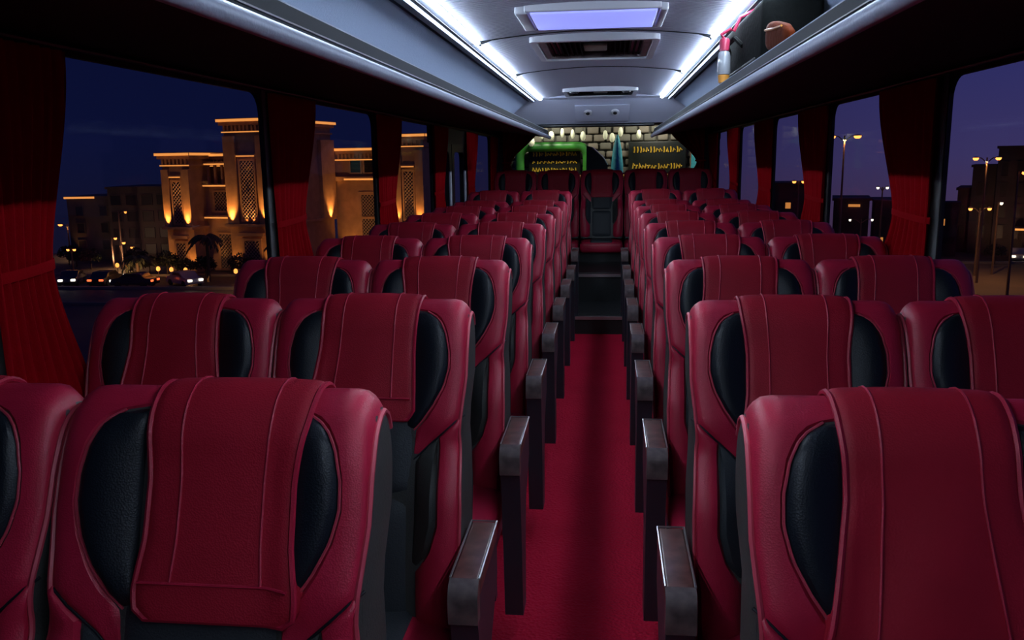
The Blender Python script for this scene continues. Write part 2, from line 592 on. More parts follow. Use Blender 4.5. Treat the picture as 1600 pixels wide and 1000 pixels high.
PR = catmull(PROF, 6)
AL = [0]
for a, b in zip(PR, PR[1:]):
    AL.append(AL[-1] + math.dist(a, b))
CREST = max(range(len(PR)), key=lambda i: PR[i][1])
SCREST = AL[CREST]
SMAX, SMIN = SCREST, SCREST - AL[-1]       # s > 0 runs down the front


def prof(s):
    a = SCREST - s
    a = min(max(a, 0), AL[-1])
    lo, hi = 0, len(AL) - 1
    while hi - lo > 1:
        m_ = (lo + hi) // 2
        if AL[m_] <= a:
            lo = m_
        else:
            hi = m_
    k = (a - AL[lo]) / max(1e-9, AL[hi] - AL[lo])
    return (PR[lo][0] + (PR[hi][0] - PR[lo][0]) * k, PR[lo][1] + (PR[hi][1] - PR[lo][1]) * k)


HW = [(.40, .210), (.55, .218), (.70, .218), (.78, .213), (.84, .208), (.90, .213), (.97, .219), (1.13, .2195)]
RC = .038


def P(u, s):
    y, z = prof(s)
    hw = interp(HW, z)
    q = max(0.0, (abs(u) - (hw - RC)) / RC)
    q = min(q, .985)
    drop = RC * (1 - math.sqrt(1 - q * q))
    z2 = z - drop * min(1, max(0, (z - .86) / .20))
    e = max(0.0, (abs(u) - (hw - .035)) / .035)
    if s > 0:
        y += .008 * e * e
        y -= .036 * smooth(.10, .17, abs(u)) * smooth(.33, .46, s)
        y -= .016 * smooth(.09, .16, abs(u)) * smooth(.02, .12, s) * (1 - smooth(.27, .36, s))
    else:
        y -= .012 * e * e * min(1, -s / .05)
    return Vector((u, y, z2))


def N(u, s):
    h = .003
    n = (P(u + h, s) - P(u - h, s)).cross(P(u, s + h) - P(u, s - h))
    return -n.normalized()


def hws(s):
    return interp(HW, prof(s)[1])


def pad(uL, uR, s0, s1, ns, nu, off, puff, mir=1, pw=4, edge=-.004):
    rows = []
    for i in range(ns + 1):
        b_ = i / ns
        s = s0 + (s1 - s0) * b_
        L, Q = uL(s), uR(s)
        r = []
        for j in range(nu + 1):
            a_ = j / nu
            u = L + (Q - L) * a_
            k = (1 - abs(2 * a_ - 1) ** pw) * (1 - abs(2 * b_ - 1) ** (pw * 3))
            o = edge + (off - edge) * min(1, k * 2.5) + puff * k
            p = P(u, s) + N(u, s) * o
            r.append((p.x * mir, p.y, p.z))
        rows.append(r)
    return MB().grid(rows)


def line(us, off, r, mir=1, lift=0.0):
    def nn(u, s):
        m_ = hws(s) - .010
        return N(max(-m_, min(m_, u)), s)
    return MB().tube([((lambda p: (p.x * mir, p.y, p.z))(P(u, s) + nn(u, s) * (off + lift * smooth(.03, .09, s)))) for u, s in us], r, 6)


def frange(a, b, n):
    return [a + (b - a) * k / n for k in range(n + 1)]


DU = [(-.1, .112), (0, .116), (.06, .114), (.14, .106), (.22, .107), (.28, .116), (.305, .114), (.318, .098)]
du = lambda s: interp(DU, s)
EO = [(.040, .085), (.048, .135), (.065, .158), (.09, .172), (.13, .181), (.17, .182), (.21, .172), (.25, .152), (.29, .126), (.31, .108)]
eo = lambda s: interp(EO, s)
diag = lambda s: .221 + (s - .268) * (.108 - .221) / (.375 - .268)
SEAT = []      # (name, mesh, [(sub name, mesh)], sides) - the parts every seat shares


def seat_part(name, b, m, subs=()):
    SEAT.append((name, b.mesh(name, m), [(n2, b2.mesh(n2, m2)) for n2, b2, m2 in subs]))


# core with dark gussets
bodyS = [s for s in frange(SMAX, SMIN, 64)]
fr_u = [-1, -.985, -.955, -.91, -.83, -.6, -.3, 0, .3, .6, .83, .91, .955, .985, 1]
bb = MB()
bb.grid([[P(f_ * hws(s), s) for f_ in fr_u] for s in bodyS])
for sg in (-1, 1):
    edge = [P(sg * hws(s), s) for s in bodyS]
    c_ = Vector((0, sum(p.y for p in edge) / len(edge), sum(p.z for p in edge) / len(edge)))
    inner = []
    for s, p in zip(bodyS, edge):
        # the inset ring follows the mid line of the backrest
        zc = p.z
        yf = [q for q in edge if abs(q.z - zc) < .03]
        ym_ = (min(q.y for q in yf) + max(q.y for q in yf)) / 2
        inner.append(Vector((p.x + sg * .0035, p.y + (ym_ - p.y) * .18, p.z - (.012 if p.z > 1.0 else 0))))
    bb.grid([edge, inner])
    bb.ngon(inner)
bb.ngon([P(f_ * hws(SMAX), SMAX) for f_ in fr_u] + [P(f_ * hws(SMIN), SMIN) for f_ in reversed(fr_u)])
seat_part('backrest', bb, 'gusset')

for mir in (1, -1):
    inner_f = lambda s: .085 if s < .040 else (eo(s) if s < .30 else .108)
    outer_f = lambda s: hws(s) - .001 if s < .268 else max(inner_f(s) + .0005, min(hws(s) - .001, diag(s)))
    sv = [-.085, -.05, -.02, 0, .02, .0395, .0405, .046, .052, .062, .075, .09, .11, .13, .15, .17, .19, .21, .23, .25, .268, .28, .295, .31, .325, .34, .355, .372]
    rows = []
    for k, s in enumerate(sv):
        L, Q = inner_f(s), outer_f(s)
        r = []
        for a_ in (0, .12, .28, .45, .6, .72, .82, .89, .94, .975, 1):
            u = L + (Q - L) * a_
            kk = (1 - (1 - a_) ** 6) * (1 if 0 < k < len(sv) - 1 else 0)
            p = P(u, s) + N(min(u, hws(s) - .008), s) * (-.003 + (.0065 - .0035 * smooth(.8, 1, a_)) * min(1, kk * 2))
            r.append((p.x * mir, p.y, p.z))
        rows.append(r)
    seat_part('upper_wing', MB().grid(rows), 'red_leather')
    seat_part('head_bolster', pad(lambda s: .090, eo, .042, .312, 22, 10, .004, .010, mir, 3), 'black_leather',
              [('bolster_seam', line([(eo(s), s) for s in frange(.047, .31, 22)], .0015, .0022, mir), 'red_piping')])
    io = lambda s: interp([(.30, .162), (.50, .166), (.56, .150), (.61, .118)], s)
    ii = lambda s: max(.110, min(diag(s), io(s) - .001))
    seat_part('side_inset', pad(ii, io, .325, .61, 16, 6, .003, .005, mir), 'olive_leather' if mir == 1 else 'slate_fabric')
    lo = lambda s: hws(s) - .001
    li = lambda s: max(min(diag(s), lo(s) - .001), io(s)) if s < .40 else (io(s) if s < .61 else .114)
    seat_part('side_bolster', pad(li, lo, .270, SMAX - .01, 26, 7, .003, .009, mir), 'red_leather')
    seat_part('edge_piping', line([(hws(s) - .001, s) for s in frange(-.06, SMAX - .02, 50)], .0015, .0042, mir), 'red_piping',
              [('diagonal_seam', line([(diag(s), s) for s in frange(.270, .374, 6)], .001, .0022, mir), 'black_leather')])
seat_part('centre_panel', pad(lambda s: -.112, lambda s: .112, .255, .452, 12, 10, .003, .010), 'slate_fabric')
seat_part('centre_panel', pad(lambda s: -.112, lambda s: .112, .456, SMAX - .01, 14, 10, .003, .012), 'slate_fabric')


# draped headrest covers: three variants
def drape(DUt, sb, skew=0.0, wr=0.0, shift=0.0, lift=0.0):
    d_ = lambda s: interp(DUt, s)
    sk = lambda s: shift + skew * smooth(.02, sb, s)
    rows = []
    sv = frange(-.095, sb, 40)
    for k, s in enumerate(sv):
        r = []
        w_ = d_(s)
        for j in range(-1, 26):
            a_ = min(1, max(0, j / 24))
            u = -w_ + 2 * w_ * a_ + sk(s)
            ed = min(1, (1 - abs(2 * a_ - 1)) * 9)
            o = .007 + .006 * ed ** .5 + .003 * (1 - (2 * a_ - 1) ** 2)
            o += wr * .003 * math.sin(9 * a_ + 14 * s) * smooth(.08, .2, s) * ed
            o += lift * smooth(.03, .09, s)
            if j in (-1, 25):
                o = -.002
            r.append(P(u, s) + N(u, s) * o)
        rows.append(r)
    rows.append([P(-d_(sb) + 2 * d_(sb) * min(1, max(0, j / 24)) + sk(sb), sb) + N(0, sb) * -.004 for j in range(-1, 26)])
    main = MB().grid(rows)
    back = MB()
    seams = []
    for f_ in (-.55, .55):
        seams.append(('cover_seam', line([(f_ * d_(s) + sk(s), s) for s in frange(-.09, sb - .045, 30)], .0155, .0020, 1, lift), 'red_leather'))
    hem = sb - .045
    seams.append(('hem_seam', line([(f_ * d_(hem) + sk(hem), hem) for f_ in frange(-.95, .95, 14)], .0158, .0022, 1, lift), 'red_leather'))
    path = [(-d_(s) + sk(s), s) for s in frange(-.09, sb, 34)] + [(f_ * d_(sb) + sk(sb), sb) for f_ in frange(-.9, .9, 10)] + [(d_(s) + sk(s), s) for s in frange(sb, -.09, 34)]
    seams.append(('cover_piping', line(path, .0085, .0042, 1, lift), 'red_leather'))
    return ('headrest_cover', main.mesh('headrest_cover', 'red_cover'), [(n2, b2.mesh(n2, m2)) for n2, b2, m2 in seams])


DRAPES = [drape(DU, .318, 0, .2, 0, .007),
          drape([(a, b - .003) for a, b in DU], .318, 0, 0, .026, .010),
          drape([(-.1, .102), (0, .104), (.06, .103), (.14, .105), (.24, .122), (.31, .136), (.345, .140), (.365, .125)], .365, .006, .6, -.010, .010),
          drape([(-.1, .110), (0, .110), (.06, .108), (.14, .110), (.22, .118), (.27, .122), (.29, .105)], .29, -.010, .3, 0, .006)]

# seat cushion, base and armrest
cush = rbox(-.218, .218, -.47, .02, .34, .455, .04, 'seat_cushion', 'red_leather', 'mesh', 4)
cins = rbox(-.115, .115, -.455, -.02, .40, .466, .02, 'cushion_centre', 'slate_fabric', 'mesh', 3)
base = MB().box(-.19, .19, -.40, -.02, .24, .35).mesh('seat_frame', 'seat_plastic', False)
leg = MB().prism([(-.34, .0), (-.30, .0), (-.24, .26), (-.12, .26), (-.06, .0), (-.02, .0), (-.06, .30), (-.30, .30)], 'x', -.02, .02).mesh('leg', 'seat_plastic', False)
AY0, AY1 = -.385, -.09
# armrest: tapering post, wooden pad, metal nose
arm_post = MB().prism([(AY0 + .012, .555), (AY0 + .02, .53), (-.335, .30), (-.320, .12), (-.315, .10), (-.235, .10), (-.225, .30), (-.20, .42), (-.12, .49), (AY1 + .0, .52), (AY1, .60), (AY0 + .01, .60)], 'x', -.027, .027)
arm_post = arm_post.mesh('arm_post', 'seat_plastic')
arm_pad = rbox(-.028, .028, AY0 + .03, AY1, .598, .640, .006, 'arm_pad', 'arm_wood', 'mesh', 2)
arm_nose = MB().prism([(AY0 + .031, .641), (AY0 + .012, .634), (AY0, .612), (AY0 + .002, .560), (AY0 + .031, .560)], 'x', -.0285, .0285).mesh('arm_nose', 'arm_front')
arm_rim = MB().tube([(-.028, AY0 + .03, .641), (-.028, AY1, .641), (.028, AY1, .641), (.028, AY0 + .03, .641)], .0022, 5).mesh('arm_rim', 'arm_rim')

ROWS = [1.0576 + .78 * i for i in range(9)]
XA, XB = .4625, .911
ORDN = ['first', 'second', 'third', 'fourth', 'fifth', 'sixth', 'seventh', 'eighth', 'ninth']


def place_seat(x, y, z, label, arm=0, dv=0, group='coach seats', low=0.0, legs=True):
    root = empty('coach_seat', (x, y, z))
    tag(root, label, 'seat', group)
    for name, me, subs in SEAT + [DRAPES[dv]]:
        o = link(name, me, root)
        for n2, m2 in subs:
            link(n2, m2, o)
    c = link('seat_cushion', cush, root, (0, 0, -low))
    link('cushion_centre', cins, c)
    if legs:
        f = link('seat_frame', base, root)
        for s in (-1, 1):
            link('leg', leg, f, (s * .15, 0, 0))
    if arm:
        a = link('armrest', arm_post, root, (arm * .260, 0, 0))
        link('arm_pad', arm_pad, a)
        link('arm_nose', arm_nose, a)
        link('arm_rim', arm_rim, a)
    return root


for i, y in enumerate(ROWS):
    z = .05 if i == 8 else 0
    for side, nm in ((-1, 'left'), (1, 'right')):
        place_seat(side * XA, y, z, 'red and black leather aisle seat %s of the walkway, %s row from the front' % (nm, ORDN[i]),
                   -side, {(0, -1): 1, (0, 1): 2, (1, -1): 3, (2, 1): 3, (4, -1): 3}.get((i, side), 0))
        place_seat(side * XB, y, z, 'red and black leather window seat on the %s, %s row from the front' % (nm, ORDN[i]),
                   0, {(0, -1): 3, (1, -1): 2, (2, 1): 3, (3, -1): 3, (5, 1): 3}.get((i, side), 0))
for k, nm in enumerate(['far left', 'second from left', 'middle', 'second from right', 'far right']):
    place_seat(-.91 + .455 * k, 9.12, .20, 'raised rear bench seat of red and black leather, %s of five' % nm, 0, 0, 'rear bench seats', .05, False)
rb = tag(MB().box(-1.16, 1.16, 8.74, 9.10, .392, .485).obj('bench_base', 'black_plastic', smooth=False), 'black base box under the raised rear bench seats', 'bench base')


# ---------------------------------------------------------------- curtains
def curtain(side, y0, y1, label, wy=None, flare=1.0, zt=1.675, zb=.90, ztie=1.20, seed=0, waist=.52):
    """pleated curtain hung along the wall, gathered by a tie band; anchored at y0"""
    rnd = random.Random(seed)
    n = 220
    npl = 8
    ph = rnd.random() * 6
    root = tag(empty('curtain', (side * (XW - .026), y0, 0)), label, 'curtain', 'window curtains')
    zs = frange(zt, zb, 30)
    rows = []
    W = y1 - y0
    amp = .0115
    tie_row = None
    for z in zs:
        if z > ztie:
            k = smooth(ztie, zt, z)
            wd = W * (waist + (1 - waist) * k ** .8)
        else:
            k = smooth(0, ztie - zb, ztie - z)
            wd = W * (waist + (flare - waist) * k ** .8)
        am = amp * (.55 + .45 * wd / W)
        r = []
        for j in range(n):
            a_ = 2 * math.pi * j / n
            yy = .5 - .5 * math.cos(a_)
            face = 1 if j < n / 2 else -1
            fold = (.8 * math.sin(npl * 2 * math.pi * yy + ph + .9 * math.sin(3 * z + ph)) + .2 * math.sin(3.3 * 2 * math.pi * yy + 2 * ph + 4 * z)) * am
            th = .007 * math.sin(a_)
            x = fold + th
            r.append((-side * x, wd * yy, z))
        rows.append(r)
    b = MB().grid(rows, True)
    b.ngon(rows[0])
    b.ngon(rows[-1])
    f = b.obj('fabric', 'curtain_red', root)
    wd = W * waist
    pts = []
    for k in range(24):
        a_ = 2 * math.pi * k / 24
        pts.append((-side * .0185 * math.sin(a_), wd * (.5 - .53 * math.cos(a_)), 0))
    tb = MB().grid([[(p[0], p[1], ztie - .011 + .012 * p[1] / wd) for p in pts], [(p[0] * 1.12, p[1], ztie + .012 * p[1] / wd) for p in pts], [(p[0], p[1], ztie + .012 + .012 * p[1] / wd) for p in pts]], True)
    tb.obj('tie_band', 'curtain_red', root)
    return root


cn = ['nearest', 'second', 'third', 'fourth', 'fifth', 'rearmost']
for side, nm in ((-1, 'left'), (1, 'right')):
    for i, p in enumerate(PILLARS[1:]):
        ww = .45 if side == -1 else .58
        if side == -1 and i == 0:
            ww = .27
        curtain(side, p + .075 - .020 * p - (.03 if side == -1 and i == 0 else 0), p + .05 + ww, 'red pleated curtain tied at the waist, %s on the %s windows' % (cn[i], nm), seed=i * 3 + side, zb=.62 if i == 0 else .86, flare=1.15 if i == 0 else .9, waist=.60)
    rail = tag(MB().tube([(side * (XW - .026), Y0, 1.687), (side * (XW - .026), 9.8, 1.687)], .007, 8).obj('curtain_rail', 'black_plastic'), 'black curtain rail above the %s windows' % nm, 'rail')
curtain(-1, 1.20, 1.52, 'red pleated curtain partly seen at the left picture edge', seed=31, zb=.62, flare=1.2, waist=.6)


# rear window curtains, drawn aside in a swag
def rear_curtain(side, label):
    root = tag(empty('curtain', (side * 1.13, 9.86, 0)), label, 'curtain', 'window curtains')
    rows = []
    for z in frange(1.80, 1.02, 26):
        if z > 1.40:
            wd = .08 + .34 * smooth(1.36, 1.80, z)
        else:
            wd = .08 + .22 * smooth(1.40, 1.06, z)
        r = []
        for j in range(60):
            a_ = 2 * math.pi * j / 60
            q = .5 - .5 * math.cos(a_)
            r.append((-side * wd * q, .014 * math.sin(5 * 2 * math.pi * q) * (.6 + q) + .010 * math.sin(a_), z))
        rows.append(r)
    b = MB().grid(rows, True)
    b.ngon(rows[0])
    b.ngon(rows[-1])
    b.obj('fabric', 'curtain_red', root)
    MB().tube([(-side * .04 + .05 * math.cos(a_), .03 * math.sin(a_), 1.40) for a_ in frange(0, 2 * math.pi, 16)], .012, 6, False).obj('tie_band', 'curtain_red', root)


rear_curtain(-1, 'red curtain swagged beside the rear window, left')
rear_curtain(1, 'red curtain swagged beside the rear window, right')

# ---------------------------------------------------------------- things in the right rack
bag = tag(empty('travel_bag', (.585, 3.12, 1.672)), 'black travel bag lying in the right luggage rack', 'bag')
rbox(-.085, .09, -.50, .46, .0, .205, .022, 'body', 'bag_black', bag)
MB().tube([(-.085, -.14, .11), (-.105, -.10, .14), (-.105, .10, .14), (-.085, .14, .11)], .008, 7).obj('handle', 'bag_black', bag)
rbox(-.090, -.082, -.40, .40, .036, .044, .003, 'zip', 'gusset', bag)
pouch = tag(empty('orange_pouch', (.478, 2.24, 1.668)), 'orange brown pouch on the right rack edge before the black bag', 'pouch')
pb = MB()
rows = []
for yy, sx, szz in [(-.155, .004, .006), (-.15, .009, .012), (-.10, .013, .026), (0, .015, .034), (.08, .015, .036), (.115, .013, .034), (.125, .006, .024)]:
    rows.append([(sx * math.cos(a_), yy, .046 + szz * math.copysign(abs(math.sin(a_)) ** .6, math.sin(a_)) + .12 * yy) for a_ in frange(0, 2 * math.pi, 20)[:-1]])
pb.grid(rows, True)
pb.ngon(rows[0])
pb.ngon(rows[-1])
pb.obj('pouch_body', 'bag_orange', pouch)
MB().tube([(-.014, -.10, .055), (-.017, 0, .062), (-.015, .11, .074)], .003, 5).obj('zip', 'bottle_juice', pouch)

bt = tag(empty('hanging_bottle', (.452, 3.06, 1.585)), 'clear bottle with red cap hung at the right rack rail', 'bottle')
MB().lathe([(.010, .112), (.020, .115), (.022, .125), (.022, .172), (.019, .186), (.011, .194)], 16).obj('bottle_body', 'bottle_clear', bt)
MB().lathe([(.013, .190), (.017, .192), (.017, .226), (.013, .232)], 14).obj('cap', 'bottle_cap', bt)
MB().lathe([(.008, .085), (.017, .088), (.020, .112), (.010, .115)], 16).obj('juice', 'bottle_juice', bt)
MB().tube([(0, 0, .230), (-.012, 0, .245), (.02, 0, .262), (.03, 0, .255), (.05, 0, .30), (.10, 0, .322)], .006, 6).obj('strap', 'bottle_cap', bt)

# ================================================================ outside, seen through the windows
ZG = -10.58       # street level, far below the raised terrace the coach is parked on
gr = tag(MB().box(-120, 8, 17.2, 113, ZG - .3, ZG).obj('street_asphalt', 'asphalt', smooth=False), kind='structure')
gr2 = tag(MB().box(8, 120, 17.2, 126, ZG - .3, ZG).obj('sand_ground', 'sand_lot', smooth=False), kind='structure')
dk = tag(MB().box(-6, 6, -8, 17, ZG - .3, -1.1).obj('terrace_deck', 'deck', smooth=False), kind='structure')
for i, (x0, x1, ya, yb) in enumerate([(-110, -8, 88.6, 89.0), (-110, -8, 79.0, 79.5), (-110, -8, 69.6, 70.0), (20, 100, 100, 100.5)]):
    tag(MB().box(x0, x1, ya, yb, ZG, ZG + .25).obj('trim_%d' % (i + 1), 'kerb', smooth=False), kind='structure')


def spot(loc, direction, power, color=(1, .42, .10), size=70, blend=.9, radius=.15, parent=None):
    d = bpy.data.lights.new('uplight', 'SPOT')
    d.energy = power
    d.color = color
    d.spot_size = R(size)
    d.spot_blend = blend
    d.shadow_soft_size = radius
    o = bpy.data.objects.new('uplight', d)
    COL.objects.link(o)
    o.location = loc
    o.rotation_euler = Vector(direction).to_track_quat('-Z', 'Y').to_euler()
    if parent:
        o.parent = parent
    return o


# ---- the floodlit hotel: local frame, near corner of the tall tower at the origin, front faces -y
ho = tag(empty('hotel_building', (-36.3, 90, ZG), R(-12.7)), 'orange floodlit sandstone hotel with stepped towers and lattice windows', 'building')


def hbox(x0, x1, y0, y1, z0, z1, name, m='sandstone', parent=None):
    return MB().box(x0, x1, y0, y1, z0, z1).obj(name, m, parent or ho, smooth=False)


def lattice(x0, x1, z0, z1, y, parent, step=.42):
    """criss-cross screen standing in front of dark glass"""
    b = MB()
    w_, h_ = x1 - x0, z1 - z0
    r = .035
    n = int((w_ + h_) / step)
    for k in range(1, n):
        c = k * step
        for d in (1, -1):
            pts = []
            xa, za = (c, 0) if c <= w_ else (w_, c - w_)
            xb, zb = (0, c) if c <= h_ else (c - h_, h_)
            if d == -1:
                xa, xb = w_ - xa, w_ - xb
            b.tube([(x0 + xa, y, z0 + za), (x0 + xb, y, z0 + zb)], r, 4, False)
    o = b.obj('lattice_screen', 'lattice', parent, smooth=False)
    o['kind'] = 'stuff'
    return o


def frame_window(x0, x1, z0, z1, y, parent=None, m='sandstone', glow=False, lat=True, t=.22):
    f = ring(rrect(x0 - t, x1 + t, z0 - t, z1 + t, .01, 1), rrect(x0, x1, z0, z1, .01, 1), lambda p, d: (p[0], y + d, p[1]), -.16, .10).obj('window_surround', m, parent or ho, smooth=False)
    MB().box(x0, x1, y - .06, y - .02, z0, z1).obj('pane', 'window_glow' if glow else 'night_glass', f, smooth=False)
    if lat:
        lattice(x0, x1, z0, z1, y - .10, f)
    return f


def cornice(x0, x1, y0, y1, z, parent):
    o = MB().box(x0 - .55, x1 + .55, y0 - .55, y1 + .55, z, z + .38).box(x0 - .35, x1 + .35, y0 - .35, y1 + .35, z - .35, z).box(x0 - .18, x1 + .18, y0 - .18, y1 + .18, z - 1.15, z - .95).obj('cornice', 'sandstone', parent, smooth=False)
    MB().box(x0 - .50, x1 + .50, y0 - .57, y0 - .55, z + .02, z + .30).obj('cove_strip', 'cove_light', o, smooth=False)
    MB().box(x1 + .55, x1 + .57, y0 - .50, y1 + .50, z + .02, z + .30).obj('cove_strip', 'cove_light', o, smooth=False)
    MB().box(x0 - .16, x1 + .16, y0 - .20, y0 - .18, z - 1.13, z - 1.02).obj('cove_strip', 'cove_light', o, smooth=False)
    n = int((x1 - x0) / .5)
    for k in range(n):
        xx = x0 + (k + .5) * (x1 - x0) / n
        MB().box(xx - .09, xx + .09, y0 - .30, y0, z - .92, z - .38).obj('bracket', 'sandstone', o, smooth=False)
    return o


def tower(x0, x1, y0, y1, H, zl, wz0, wz1, name):
    bd = hbox(x0, x1, y0, y1, 0, H, name)
    w_ = x1 - x0
    xc = (x0 + x1) / 2
    # corner piers stand proud of the recessed window field
    for a, b in ((x0 - .02, x0 + w_ * .26), (x1 - w_ * .26, x1 + .02)):
        MB().box(a, b, y0 - .30, y0, zl, H - 1.6).obj('pier', 'sandstone', bd, smooth=False)
    MB().box(x0 - .25, x1 + .25, y0 - .55, y1 + .1, zl - .30, zl).obj('ledge', 'sandstone', bd, smooth=False)
    frame_window(xc - w_ * .16, xc + w_ * .16, wz0, wz1, y0 - .02, bd)
    lt = MB().box(xc - w_ * .22, xc + w_ * .22, y0 - .32, y0, wz1 + .45, wz1 + .75).obj('lintel', 'sandstone', bd, smooth=False)
    MB().box(xc - w_ * .21, xc + w_ * .21, y0 - .34, y0 - .32, wz1 + .50, wz1 + .60).obj('cove_strip', 'cove_light', lt, smooth=False)
    # arched door below the ledge
    frame_window(xc - w_ * .17, xc + w_ * .17, .3, zl - 1.9, y0 - .02, bd, t=.3)
    q = MB().box(xc - w_ * .30, xc + w_ * .30, y0 - .35, y0, zl - 1.35, zl - 1.0).obj('lintel', 'sandstone', bd, smooth=False)
    cornice(x0, x1, y0, y1, H - .1, bd)
    return bd


tower(-5.6, 0, 0, 12.9, 16.7, 5.6, 6.1, 12.4, 'tall_tower')
tower(-13.9, -10.2, -.4, 6, 13.2, 5.2, 5.6, 10.2, 'low_tower')
# recessed wing with loggia between the two towers
wg = hbox(-10.2, -5.6, 2.0, 8, 0, 9.9, 'wing')
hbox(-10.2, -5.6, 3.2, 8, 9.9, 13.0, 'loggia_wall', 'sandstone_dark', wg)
for k in range(5):
    xx = -9.8 + .95 * k
    MB().prism(rrect(xx - .16, xx + .16, 2.15, 2.47, .08, 3), 'z', 9.9, 12.0).obj('column', 'sandstone', wg)
q = hbox(-10.2, -5.6, 1.9, 3.4, 12.0, 12.4, 'beam', 'sandstone', wg)
MB().box(-10.1, -5.7, 1.88, 1.90, 12.05, 12.2).obj('cove_strip', 'cove_light', q, smooth=False)
q = hbox(-10.2, -5.6, 1.5, 2.0, 9.6, 9.9, 'ledge', 'sandstone', wg)
MB().box(-10.1, -5.7, 1.48, 1.50, 9.65, 9.8).obj('cove_strip', 'cove_light', q, smooth=False)
frame_window(-8.9, -6.6, 6.9, 9.0, 1.98, wg)
q = hbox(-10.2, -5.6, 1.4, 2.0, 6.0, 6.35, 'ledge', 'sandstone', wg)
MB().box(-10.1, -5.7, 1.38, 1.40, 6.05, 6.2).obj('cove_strip', 'cove_light', q, smooth=False)
cornice(-10.2, -5.6, 3.2, 8, 13.0, wg)
frame_window(-8.6, -7.0, .3, 4.2, 1.98, wg, glow=False)
# entrance block right of the tall tower, and the next tower
eb = hbox(0, 9.4, 13.5, 20, 0, 13.6, 'entrance_block')
for k in range(3):
    f = frame_window(2.3 + 1.9 * k, 3.7 + 1.9 * k, 10.9, 12.5, 13.48, eb, lat=False, t=.16)
    for z in (11.4, 11.95):
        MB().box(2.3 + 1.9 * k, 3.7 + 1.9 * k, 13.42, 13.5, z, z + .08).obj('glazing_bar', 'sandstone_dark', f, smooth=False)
q = hbox(0, 9.4, 12.9, 13.5, 9.9, 10.4, 'ledge', 'sandstone', eb)
MB().box(1.6, 9.3, 12.88, 12.9, 10.0, 10.2).obj('cove_strip', 'cove_light', q, smooth=False)
frame_window(3.6, 7.0, 1.0, 8.2, 13.48, eb, t=.4)
MB().box(3.6, 7.0, 13.2, 13.5, 5.3, 5.6).obj('transom', 'sandstone', eb, smooth=False)
cornice(0, 9.4, 13.5, 20, 13.5, eb)
tower(9.6, 13.4, 10.5, 17, 15.0, 5.0, 5.6, 11.0, 'low_tower')
side_pier = hbox(.0, .45, 9.9, 12.9, 5.6, 14.8, 'side_pier')

# floodlights grazing the piers, standing on the ledges
for (x, y, z, p_) in [(-5.0, -.62, 5.75, 2600), (-.55, -.62, 5.75, 2800), (-13.4, -1.02, 5.35, 1600), (-10.7, -1.02, 5.35, 1800),
                      (.75, 11.4, 5.4, 2400), (10.1, 9.85, 5.2, 1000), (12.9, 9.85, 5.2, 900), (-3.2, -.42, 5.75, 380), (-2.3, -.42, 5.75, 380)]:
    spot((x, y, z), (0, .16, 1) if y < 11 or x > 5 else (-.16, 0, 1), p_, size=62, parent=ho)
for (x, y, z, p_) in [(-5.2, -1.0, .3, 420), (-.3, -1.0, .3, 620), (-13.6, -1.3, .3, 300), (-10.5, -1.3, .3, 420), (-8.0, .6, .4, 260), (2.0, 12.4, .4, 500), (7.8, 12.4, .4, 500)]:
    spot((x, y, z), (0, .2, 1), p_, size=80, parent=ho)
# broad soft floods added low on the forecourt to lift the facade brightness
for (x, y, z, p_) in [(-4, -9.5, .4, 2300), (-12, -9.5, .4, 1400), (7, 2, .4, 2300)]:
    spot((x, y, z), (.05, 1, .55), p_, (1, .46, .16), 85, parent=ho, radius=.3)


# ---- plain grey apartment block farther left
def block(name, label, loc, rz, parts, m):
    root = tag(empty(name, loc, rz), label, 'building')
    for (x0, x1, y0, y1, H, cols, rows_, z0, dz, ww, wh, lit) in parts:
        bd = MB().box(x0, x1, y0, y1, 0, H).box(x0 - .2, x1 + .2, y0 - .2, y1 + .2, H, H + .3).obj('volume', m, root, smooth=False)
        for i in range(cols):
            for k in range(rows_):
                xx = x0 + (i + .5) * (x1 - x0) / cols
                zz = z0 + k * dz
                f = ring(rrect(xx - ww - .1, xx + ww + .1, zz - .1, zz + wh + .1, .01, 1), rrect(xx - ww, xx + ww, zz, zz + wh, .01, 1), lambda p, d: (p[0], y0 + d, p[1]), -.12, .05).obj('window_frame', m, bd, smooth=False)
                MB().box(xx - ww, xx + ww, y0 - .03, y0 - .01, zz, zz + wh).obj('pane', 'window_glow' if (i, k) in lit else 'night_glass', f, smooth=False)
    return root


ab = block('apartment_block', 'dim brown apartment block with rows of dark windows left of the hotel', (-57.0, 104, ZG), R(10),
           [(-12.2, -6.2, 2, 12, 8.0, 2, 3, 1.4, 2.2, .45, 1.2, []), (-6.2, 1.5, 0, 12, 9.2, 4, 4, .9, 2.1, .62, 1.2, [])], 'grey_block')
q = MB().box(-12.4, -8.6, 1.7, 1.8, 8.0, 8.25).obj('roof_light_strip', 'cove_light', ab, smooth=False)
spot((-11.0, 1.0, .3), (0, .15, 1), 260, size=50, parent=ab)
spot((-3.0, -9, 1.0), (0, 1, .45), 900, (1, .55, .28), 80, parent=ab, radius=.3)

